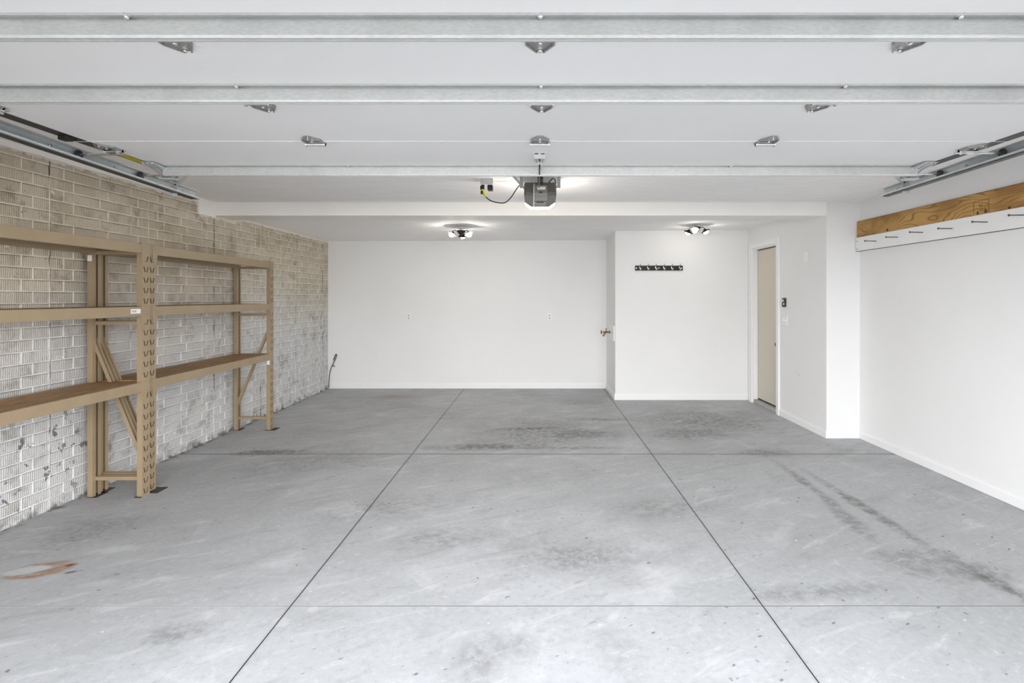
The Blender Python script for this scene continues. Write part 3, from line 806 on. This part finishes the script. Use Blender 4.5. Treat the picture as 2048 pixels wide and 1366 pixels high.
path = smooth_path([(-.468, 4.305, 2.43), (-.456, 4.30, 2.41), (-.450, 4.30, 2.385), (-.434, 4.30, 2.36), (-.383, 4.29, 2.325), (-.284, 4.27, 2.308), (-.2236, 4.25, 2.347), (-.165, 4.2, 2.42), (-.135, 4.15, 2.43), (-.095, 4.12, 2.385)])
b = MB(); b.tube([p-Vector((-.45, 4.30, 2.45)) for p in path], .0048, 8); b.build('cable', 'black_plastic', pc, smooth=True)
b = MB(); b.tube([(-.018, 0, -.02), (-.009, 0, -.05), (.012, -.002, -.086)], [.010, .013, .009], 8); o = b.build('tape_wrap', 'yellow_tape', pc, smooth=True); o['label'] = 'yellow tape wrap'
b = MB(); b.box(-.034, -.014, -.012, .012, -.062, -.034); b.build('tag', 'black_plastic', pc, .003)
b = MB(); b.tube(smooth_path([(-.38, 4.30, 2.505), (-.30, 4.27, 2.492), (-.22, 4.22, 2.487), (-.15, 4.16, 2.500)]), .0022, 6)
tag(b.build('bell_wire', 'cord_white', None, smooth=True), 'thin white wire on ceiling between outlet box and opener', 'wire')

# ------------------------------------------------------------------ ceiling lights
def ceiling_light(loc, rz, label, glow_mat):
    t = thing('ceiling_light', label, 'ceiling light', loc, rz, 'three-bulb ceiling lights')
    b = MB(); b.lathe([(0, 0), (.062, 0), (.062, -.010), (.05, -.018), (0, -.018)], (0, 0, 0), seg=28); b.build('canopy', 'white_plastic', t, smooth=True)
    b = MB(); b.lathe([(0, -.018), (.02, -.018), (.02, -.045), (0, -.045)], (0, 0, 0), seg=16); b.build('stem', 'white_plastic', t, smooth=True)
    b = MB(); b.lathe([(0, -.042), (.052, -.042), (.060, -.050), (.052, -.064), (.034, -.086), (.014, -.100), (0, -.102)], (0, 0, 0), seg=28); b.build('hub', 'bronze', t, smooth=True)
    for i in range(3):
        a = 2*PI*i/3; c, s = math.cos(a), math.sin(a)
        hd = bpy.data.objects.new('lamp_head', None); COL.objects.link(hd); hd.parent = t; hd.empty_display_size = .02
        b = MB()
        b.tube([(c*.045, s*.045, -.058), (c*.070, s*.070, -.046), (c*.095, s*.095, -.042), (c*.110, s*.110, -.052), (c*.113, s*.113, -.072)], .0042, 8)
        b.build('arm', 'bronze', hd, smooth=True)
        ax = Vector((c*.55, s*.55, -1)).normalized(); o0 = Vector((c*.113, s*.113, -.068))
        b = MB(); b.lathe([(0, 0), (.016, 0), (.020, .012), (.030, .020), (.030, .023), (0, .023)], o0, ax, 18)
        b.build('socket', 'bronze', hd, smooth=True)
        b = MB(); b.lathe([(.020, .016), (.030, .017), (.050, .026), (.060, .034), (.0605, .036), (.049, .029), (.030, .0205), (.020, .0195)], o0, ax, 24)
        b.build('lamp_shade', 'bronze', hd, smooth=True)
        b = MB(); b.lathe([(0, .023), (.024, .024), (.032, .038), (.033, .048), (.025, .064), (.010, .071), (0, .072)], o0, ax, 18)
        b.build('bulb', glow_mat, hd, smooth=True)
    return t
ceiling_light((-1.01, 6.66, 2.4335), math.radians(-30), 'three-bulb ceiling light nearer the brick wall, over the open floor', 'lamp_glow')
ceiling_light((2.14, 6.72, 2.490), math.radians(5), 'three-bulb ceiling light above the coat hook rail', 'lamp_glow_soft')

# ------------------------------------------------------------------ small fittings
hk = thing('hook_rail', 'dark wooden hook rail with six chrome hooks on white wall', 'hook rail', (1.782, YBOX, 1.930))
MB().box(-.348, .348, -.018, 0, -.036, .036).build('backboard', 'hook_rail_wood', hk, .004)
for i in range(6):
    x = -.278+i*.1165
    b = MB()
    b.tube(smooth_path([(x, -.018, .020), (x, -.030, .030), (x, -.044, .046), (x, -.050, .060)], 4), .0035, 8)
    b.build('hook', 'bronze', hk, smooth=True)
    b = MB(); b.tube(smooth_path([(x-.006, -.020, .020), (x-.006, -.022, -.008), (x-.002, -.040, -.024), (x+.004, -.052, -.012), (x+.004, -.053, -.004)], 4), [.0085]*13+[.0085]*4, 8)
    o = b.build('hook', 'chrome', hk, smooth=True)
for x in (-.330, 0, .330):
    b = MB(); b.bolt((x, -.018, 0), (0, -1, 0), .006, .005); b.build('screw', 'chrome', hk)

def outlet(x, label):
    t = thing('wall_outlet', label, 'outlet', (x, YBACK, 1.18), group='outlets on the back wall')
    MB().box(-.037, .037, -.008, 0, -.058, .058).build('cover_plate', 'white_plastic', t, .003)
    for z in (-.022, .022):
        b = MB(); b.lathe([(0, 0), (.0165, 0), (.0165, .0025), (0, .0025)], (0, -.008, z), (0, -1, 0), 16)
        r = b.build('receptacle', 'grey_plastic', t)
        for u in (-.0065, .0065): MB().box(u-.0015, u+.0015, -.0112, -.0102, z-.005, z+.006).build('slot', 'gap_dark', r)
outlet(-2.115, 'white wall outlet on the back wall nearer the brick wall')
outlet(.205, 'white wall outlet on the back wall nearer the brass spigot')

sp = thing('access_panel', 'small white access plate behind the brass spigot', 'panel', (XB, 7.62, .98))
MB().box(-.018, 0, -.26, .24, -.125, .105).build('plate', 'white_plastic', sp, .003)
sg = thing('spigot', 'brass garden spigot on the side of the boxed-out wall', 'spigot', (XB-.018, 7.72, .965))
b = MB(); b.lathe([(0, 0), (.026, 0), (.026, .006), (.013, .010), (.013, .05), (.018, .055), (.018, .085), (.011, .09), (.011, .105), (0, .105)], (0, 0, 0), (-1, 0, 0), 16); b.build('valve_body', 'brass', sg, smooth=True)
b = MB(); b.tube([(-.068, 0, 0), (-.090, 0, -.035), (-.105, 0, -.065)], [.013, .013, .016], 12); b.build('spout', 'brass', sg, smooth=True)
b = MB(); b.lathe([(0, .105), (.005, .105), (.005, .128), (.03, .130), (.034, .134), (.030, .138), (0, .138)], (0, 0, 0), (-1, 0, 0), 10); b.build('handle', 'rust_steel', sg, smooth=True)
b = MB(); b.tube([(-.06, 0, .01), (-.06, 0, .055)], .006, 8); b.box(-.075, -.045, -.006, .006, .05, .058); b.build('vent_cap', 'brass', sg)

sw = thing('light_switch', 'white light switch plate below the black wall button', 'switch', (XD, 6.21, 1.215))
MB().box(-.008, 0, -.058, .058, -.058, .058).build('cover_plate', 'white_plastic', sw, .003)
for y in (-.023, .023):
    MB().box(-.020, -.006, y-.006, y+.006, -.010, .014).build('toggle', 'white_plastic', sw, .002)
bt = thing('opener_button', 'black wall button unit for the garage door beside casing', 'wall button', (XD, 6.222, 1.438))
MB().box(-.024, 0, -.036, .036, -.056, .056).build('case', 'black_plastic', bt, .008)
MB().box(-.027, -.022, -.018, .024, .006, .040).build('push_button', 'grey_plastic', bt, .003)
MB().box(-.027, -.022, -.030, -.006, -.030, -.008).build('light_button', 'white_plastic', bt, .003)
bp = thing('blank_plate', 'white blank cover plate high beside the house door', 'cover plate', (XD, 5.745, 1.965))
MB().box(-.008, 0, -.040, .040, -.060, .060).build('plate', 'white_plastic', bp, .003)

# hooked rod leaning in the back left corner
b = MB(); zf = lambda py: 1.5+(595-py)*.0081
pts = [(657.5, 776), (657.5, 762), (658, 750), (660.5, 738), (664, 729), (667, 722), (670, 714), (670.2, 711), (668.6, 709.8), (666.8, 711), (664.5, 716.5), (662, 722)]
pts = [((px-1074)*.0081-.0, 8.10+.0*i, max(.012, zf(py))) for i, (px, py) in enumerate(pts)]
pts = [(max(x, XL+.02), y + (.10*i/11), z) for i, (x, y, z) in enumerate(pts)]
rd = b.tube(smooth_path(pts, 5), .0068, 8).build('hooked_rod', 'rust_steel', None, smooth=True)
tag(rd, 'rusty steel rod with bent hooked end in the back corner', 'rod')
b = MB(); b.tube([(663.6*.0081-1074*.0081, 8.135, 1.05-.655+.0), (663.6*.0081-1074*.0081+.03, 8.125, .385)], .006, 6)
x0 = (664-1074)*.0081
b2 = MB(); b2.tube([(x0, 8.135, zf(731)), (x0+.03, 8.13, zf(734))], .007, 6)
b.b.free(); st = b2.build('stub', 'rust_steel', rd)

# ------------------------------------------------------------------ boards and nails on the right wall
ZP = 2.135
pb = tag(MB().box(XR-.038, XR, 2.55, 5.315, ZP, ZP+.168).build('plywood_strip', 'plywood_face', None, .002), 'bare golden plywood strip mounted along the right wall', 'board')
stp = bpy.data.objects.new('stamp', None); COL.objects.link(stp); stp.parent = pb; stp.empty_display_size = .02
xs = XR-.0385
def stroke(b, ya, za, yb, zb, w=.0022):
    d = Vector((yb-ya, zb-za)); l = d.length or 1; n = Vector((-d.y, d.x))/l*w
    q = [(ya+n.x, za+n.y), (yb+n.x, zb+n.y), (yb-n.x, zb-n.y), (ya-n.x, za-n.y)]
    b.prism(q, 'x', xs-.0004, xs+.0004)
ya, yb, za, zb = 3.895, 3.765, ZP+.008, ZP+.108     # left edge, right edge, bottom, top of the printed box
b = MB()
for q in ((ya, za, ya, zb), (ya, zb, yb, zb), (yb, zb, yb, za)): stroke(b, *q, .0016)
b.build('printed_box', 'stamp_ink', stp)
b = MB()
def at(u, v): return (ya+(yb-ya)*u, za+(zb-za)*v)
def strokes(L, w=.0014):
    for (u0, v0, u1, v1) in L:
        p, q = at(u0, v0), at(u1, v1); stroke(b, p[0], p[1], q[0], q[1], w)
strokes([(.40, .78, .40, .50), (.40, .64, .56, .64), (.56, .80, .56, .55), (.40, .50, .56, .54), (.56, .54, .95, .56)])   # 日-like upper mark with a bar to the right
strokes([(.26, .14, .26, .40), (.26, .40, .34, .42), (.38, .16, .44, .38), (.44, .38, .50, .18), (.40, .27, .49, .27), (.54, .16, .54, .40), (.62, .16, .62, .40), (.54, .40, .62, .40), (.70, .42, .82, .36), (.76, .40, .74, .22)], .0010)
b.build('printed_marks', 'stamp_ink', stp)
b = MB(); b.bolt((XR-.038, 3.792, ZP+.022), (-1, 0, 0), .010, .006); b.build('screw', 'dark_steel', pb)
wb = tag(MB().box(XR-.048, XR, 2.55, 5.322, 1.990, ZP-.001).build('white_board', 'painted_board', None, .0025), 'white painted board holding long nails under the plywood strip', 'board')
for z in (2.012, 2.095):
    b = MB(); b.bolt((XR-.048, 5.295, z), (-1, 0, 0), .004, .002); b.build('screw', 'dark_steel', wb)
MB().box(XR-.0478, XR-.036, 2.551, 5.321, 1.9865, 1.9898).build('lower_edge', 'edge_dark_brown', wb)
MB().box(XR-.0376, XR, 2.551, 5.314, ZP+.1682, ZP+.1706).build('upper_edge', 'edge_dark_brown', pb)
ords = ['first', 'second', 'third', 'fourth', 'fifth', 'sixth', 'seventh', 'eighth']
nm = None
for i, y in enumerate((5.0, 4.70, 4.395, 4.085, 3.765, 3.465)):
    if nm is None:
        b = MB(); b.tube([(.01, 0, 0), (-.116, 0, 0)], .0038, 8); b.lathe([(0, 0), (.0085, 0), (.0085, .003), (0, .003)], (-.116, 0, 0), (-1, 0, 0), 10)
        nm = b.build('nail', 'nail_steel'); o = nm
    else:
        o = nm.copy(); COL.objects.link(o)
    o.location = (XR-.048, y, 2.068+.004*((i*7) % 3-1)); o.rotation_euler = (random.uniform(-.03, .03), random.uniform(-.03, .03), random.uniform(-.06, .06))
    tag(o, 'dark nail in the white board, %s from the corner return' % ords[i], 'nail', 'long nails in the white board')

# ------------------------------------------------------------------ steel shelving
DEP, LEN, HT = .405, 1.88, 1.91
WEB, FL = .075, .038
def post(parent, ysgn_front, y0):
    """slotted C post. front: web faces +X, flanges run back; local x: front face 0, rear face -DEP"""
    b = MB()
    front = ysgn_front
    X = 0. if front else -DEP
    fx = -FL if front else FL
    y1 = y0+WEB
    pitch = .0797; n = int(HT/pitch)
    def V(y, z): return b.b.verts.new((X, y, z))
    z = 0
    def holes(zb, zt):
        c = (y0+y1)/2; s = .0054
        lt, lb, rt, rb = c-.020, c-.008, c+.020, c+.008     # slits lean together at the foot
        return [(y0, y0), (lb-s, lt-s), (lb+s, lt+s), (rb-s, rt-s), (rb+s, rt+s), (y1, y1)]
    for i in range(n):
        z0, z1 = i*pitch, (i+1)*pitch
        zb, zt = z0+.018, z0+.058
        H = holes(zb, zt)
        b.b.faces.new([V(y0, z0), V(y1, z0)] + [V(h[0], zb) for h in H[::-1]])
        b.b.faces.new([V(h[1], zt) for h in H] + [V(y1, z1), V(y0, z1)])
        for q in (0, 2, 4):
            b.b.faces.new([V(H[q][0], zb), V(H[q+1][0], zb), V(H[q+1][1], zt), V(H[q][1], zt)])
    b.b.faces.new([V(y0, n*pitch), V(y1, n*pitch), V(y1, HT), V(y0, HT)])
    for y in (y0, y1):
        b.b.faces.new([b.b.verts.new(q) for q in ((X, y, 0), (X+fx, y, 0), (X+fx, y, HT), (X, y, HT))])
        yy = y+(.027 if y == y0 else -.027)
        b.b.faces.new([b.b.verts.new(q) for q in ((X+fx, y, 0), (X+fx, yy, 0), (X+fx, yy, HT), (X+fx, y, HT))])
    bmesh.ops.remove_doubles(b.b, verts=b.b.verts, dist=1e-5)
    o = b.build('post', 'rack_paint', parent)
    m = o.modifiers.new('thickness', 'SOLIDIFY'); m.thickness = .002; m.offset = 0
    return o
def rack(loc, rz, label, diag, plates, stickers):
    t = thing('shelving_rack', label, 'shelving rack', loc, rz, 'tan steel shelving racks')
    h = LEN/2
    for fi, y0 in enumerate((-h, h-WEB)):
        yc = y0+WEB/2
        for fr in (True, False):
            po = post(t, fr, y0)
            b = MB()
            if fr:
                px = plates[fi]; b.box(-.05, px, y0-.012, y0+WEB+.03, .0005, .005)
            else: b.box(-DEP-.004, -DEP+.07, y0-.005, y0+WEB+.03, .0005, .005)
            b.build('foot_plate', 'foot_plate_dark', po)
        for z in (.135, 1.307, 1.838):
            b = MB(); b.sheet([(yc-.016, z+.014), (yc-.016, z-.014), (yc+.016, z-.014), (yc+.016, z+.014)], .002, 'x', -DEP+.004, -.004)
            b.build('brace', 'rack_paint', t)
        za, zb = diag[fi]                              # height at rear, height at front
        b = MB()
        L = math.hypot(DEP-.02, zb-za); ang = math.atan2(zb-za, DEP-.02)
        b.sheet([(-.016, .013), (-.016, -.013), (.016, -.013), (.016, .013)], .002, 'x', 0, L)
        o = b.build('diagonal_brace', 'rack_paint', t)
        o.location = (-DEP+.01, yc, za); o.rotation_euler = (0, -ang, 0)
    for z, in ((1.903,), (1.431,), (.864,)):
        for fr in (True, False):
            X = .003 if fr else -DEP-.003
            s = -1 if fr else 1
            b = MB()
            prof = [(X, z), (X, z-.072), (X+s*.040, z-.072), (X+s*.040, z-.017), (X+s*.022, z-.017), (X+s*.022, z)]
            b.prism(prof, 'y', -h+.004, h-.004)
            bm_ = b.build('beam', 'rack_paint', t, .0022)
            for e in (-1, 1):
                b = MB()
                y0, y1 = sorted((e*h-e*.036, e*h-e*WEB-e*.010))
                x0, x1 = sorted((X, X-s*.003)); b.box(x0, x1, y0, y1, z-.128, z+.002)
                for zz in (z-.03, z-.105): b.bolt((X-s*.003, e*h-e*.062, zz), (-s, 0, 0), .0035, .002)
                b.build('end_connector', 'rack_paint', bm_, .0008)
        MB().box(-DEP+.021, -.021, -h+WEB*.25, h-WEB*.25, z-.0165, z-.0015).build('shelf_board', 'shelf_board_wood', t, .001)
    for (x, y, z, wy, wz, kind) in stickers:
        b = MB()
        if kind == 'beam':
            b.box(x, x+.0008, y-wy, y+wy, z-wz, z+wz); st = b.build('sticker', 'sticker_white', t)
            b = MB(); b.box(x+.0008, x+.0012, y-wy*.8, y+wy*.1, z-wz*.45, z+wz*.45); b.build('print', 'sticker_print', st)
        else:
            b.box(x-wy, x+wy, y-.0008, y, z-wz, z+wz); b.build('sticker', 'sticker_white', t)
    return t
RZ = .016
rack((-2.950, 3.828-LEN/2, 0), RZ, 'tan steel shelving rack nearest the camera, partly out of frame', ((1.2, .26), (1.204, .257)), (.0, .0),
     [(.0030, .80, 1.398, .046, .017, 'beam'), (-DEP+.02, LEN/2-WEB-.0035, 1.795, .017, .022, 'post')])
rack((-3.000, 3.840+LEN/2, 0), RZ, 'tan steel shelving rack standing farther along the brick wall', ((1.204, .257), (.26, 1.19)), (.075, .06),
     [(-.018, LEN/2-WEB-.003, .770, .017, .028, 'post')])

# ------------------------------------------------------------------ daylight, camera
w = bpy.data.worlds.new('overcast_sky'); S.world = w; w.use_nodes = True
nt = w.node_tree; nt.nodes.clear()
o = nt.nodes.new('ShaderNodeOutputWorld'); bg = nt.nodes.new('ShaderNodeBackground')
tc = nt.nodes.new('ShaderNodeTexCoord'); sx_ = nt.nodes.new('ShaderNodeSeparateXYZ'); mr = nt.nodes.new('ShaderNodeMapRange'); mx = nt.nodes.new('ShaderNodeMix')
mx.data_type = 'RGBA'                           # hazy overcast: bright low down, dimmer overhead
nt.links.new(tc.outputs['Generated'], sx_.inputs[0]); nt.links.new(sx_.outputs[2], mr.inputs[0])
mr.inputs[1].default_value = 0; mr.inputs[2].default_value = .75
nt.links.new(mr.outputs[0], mx.inputs[0])
mx.inputs[6].default_value = (1.0, 1.0, 1.01, 1); mx.inputs[7].default_value = (.54, .56, .61, 1)
nt.links.new(mx.outputs[2], bg.inputs[0]); bg.inputs[1].default_value = 12.5
nt.links.new(bg.outputs[0], o.inputs[0])
por = bpy.data.lights.new('doorway_portal', 'AREA'); por.shape = 'RECTANGLE'; por.size = 2*OX; por.size_y = OZ
por.cycles.is_portal = True
po = bpy.data.objects.new('doorway_portal', por); COL.objects.link(po); po.location = (CX, YF-.15, OZ/2); po.rotation_euler = (PI/2, 0, PI)
po.rotation_euler = (math.radians(90), 0, 0)
cam = bpy.data.cameras.new('camera'); co = bpy.data.objects.new('camera', cam); COL.objects.link(co)
cam.sensor_fit = 'HORIZONTAL'; cam.sensor_width = 36; cam.lens = 36*1000/2048
cam.shift_x = (1024-1074)/2048; cam.shift_y = -(683-595)/2048
cam.clip_start = .05
co.location = (0, 0, 1.5); co.rotation_euler = (PI/2, 0, 0)
S.camera = co
S.cycles.max_bounces = 8; S.cycles.diffuse_bounces = 7; S.cycles.glossy_bounces = 3
S.cycles.adaptive_threshold = .025
v = S.view_settings; v.view_transform = 'Standard'; v.look = 'None'; v.gamma = 1; v.use_curve_mapping = False
v.exposure = -.01
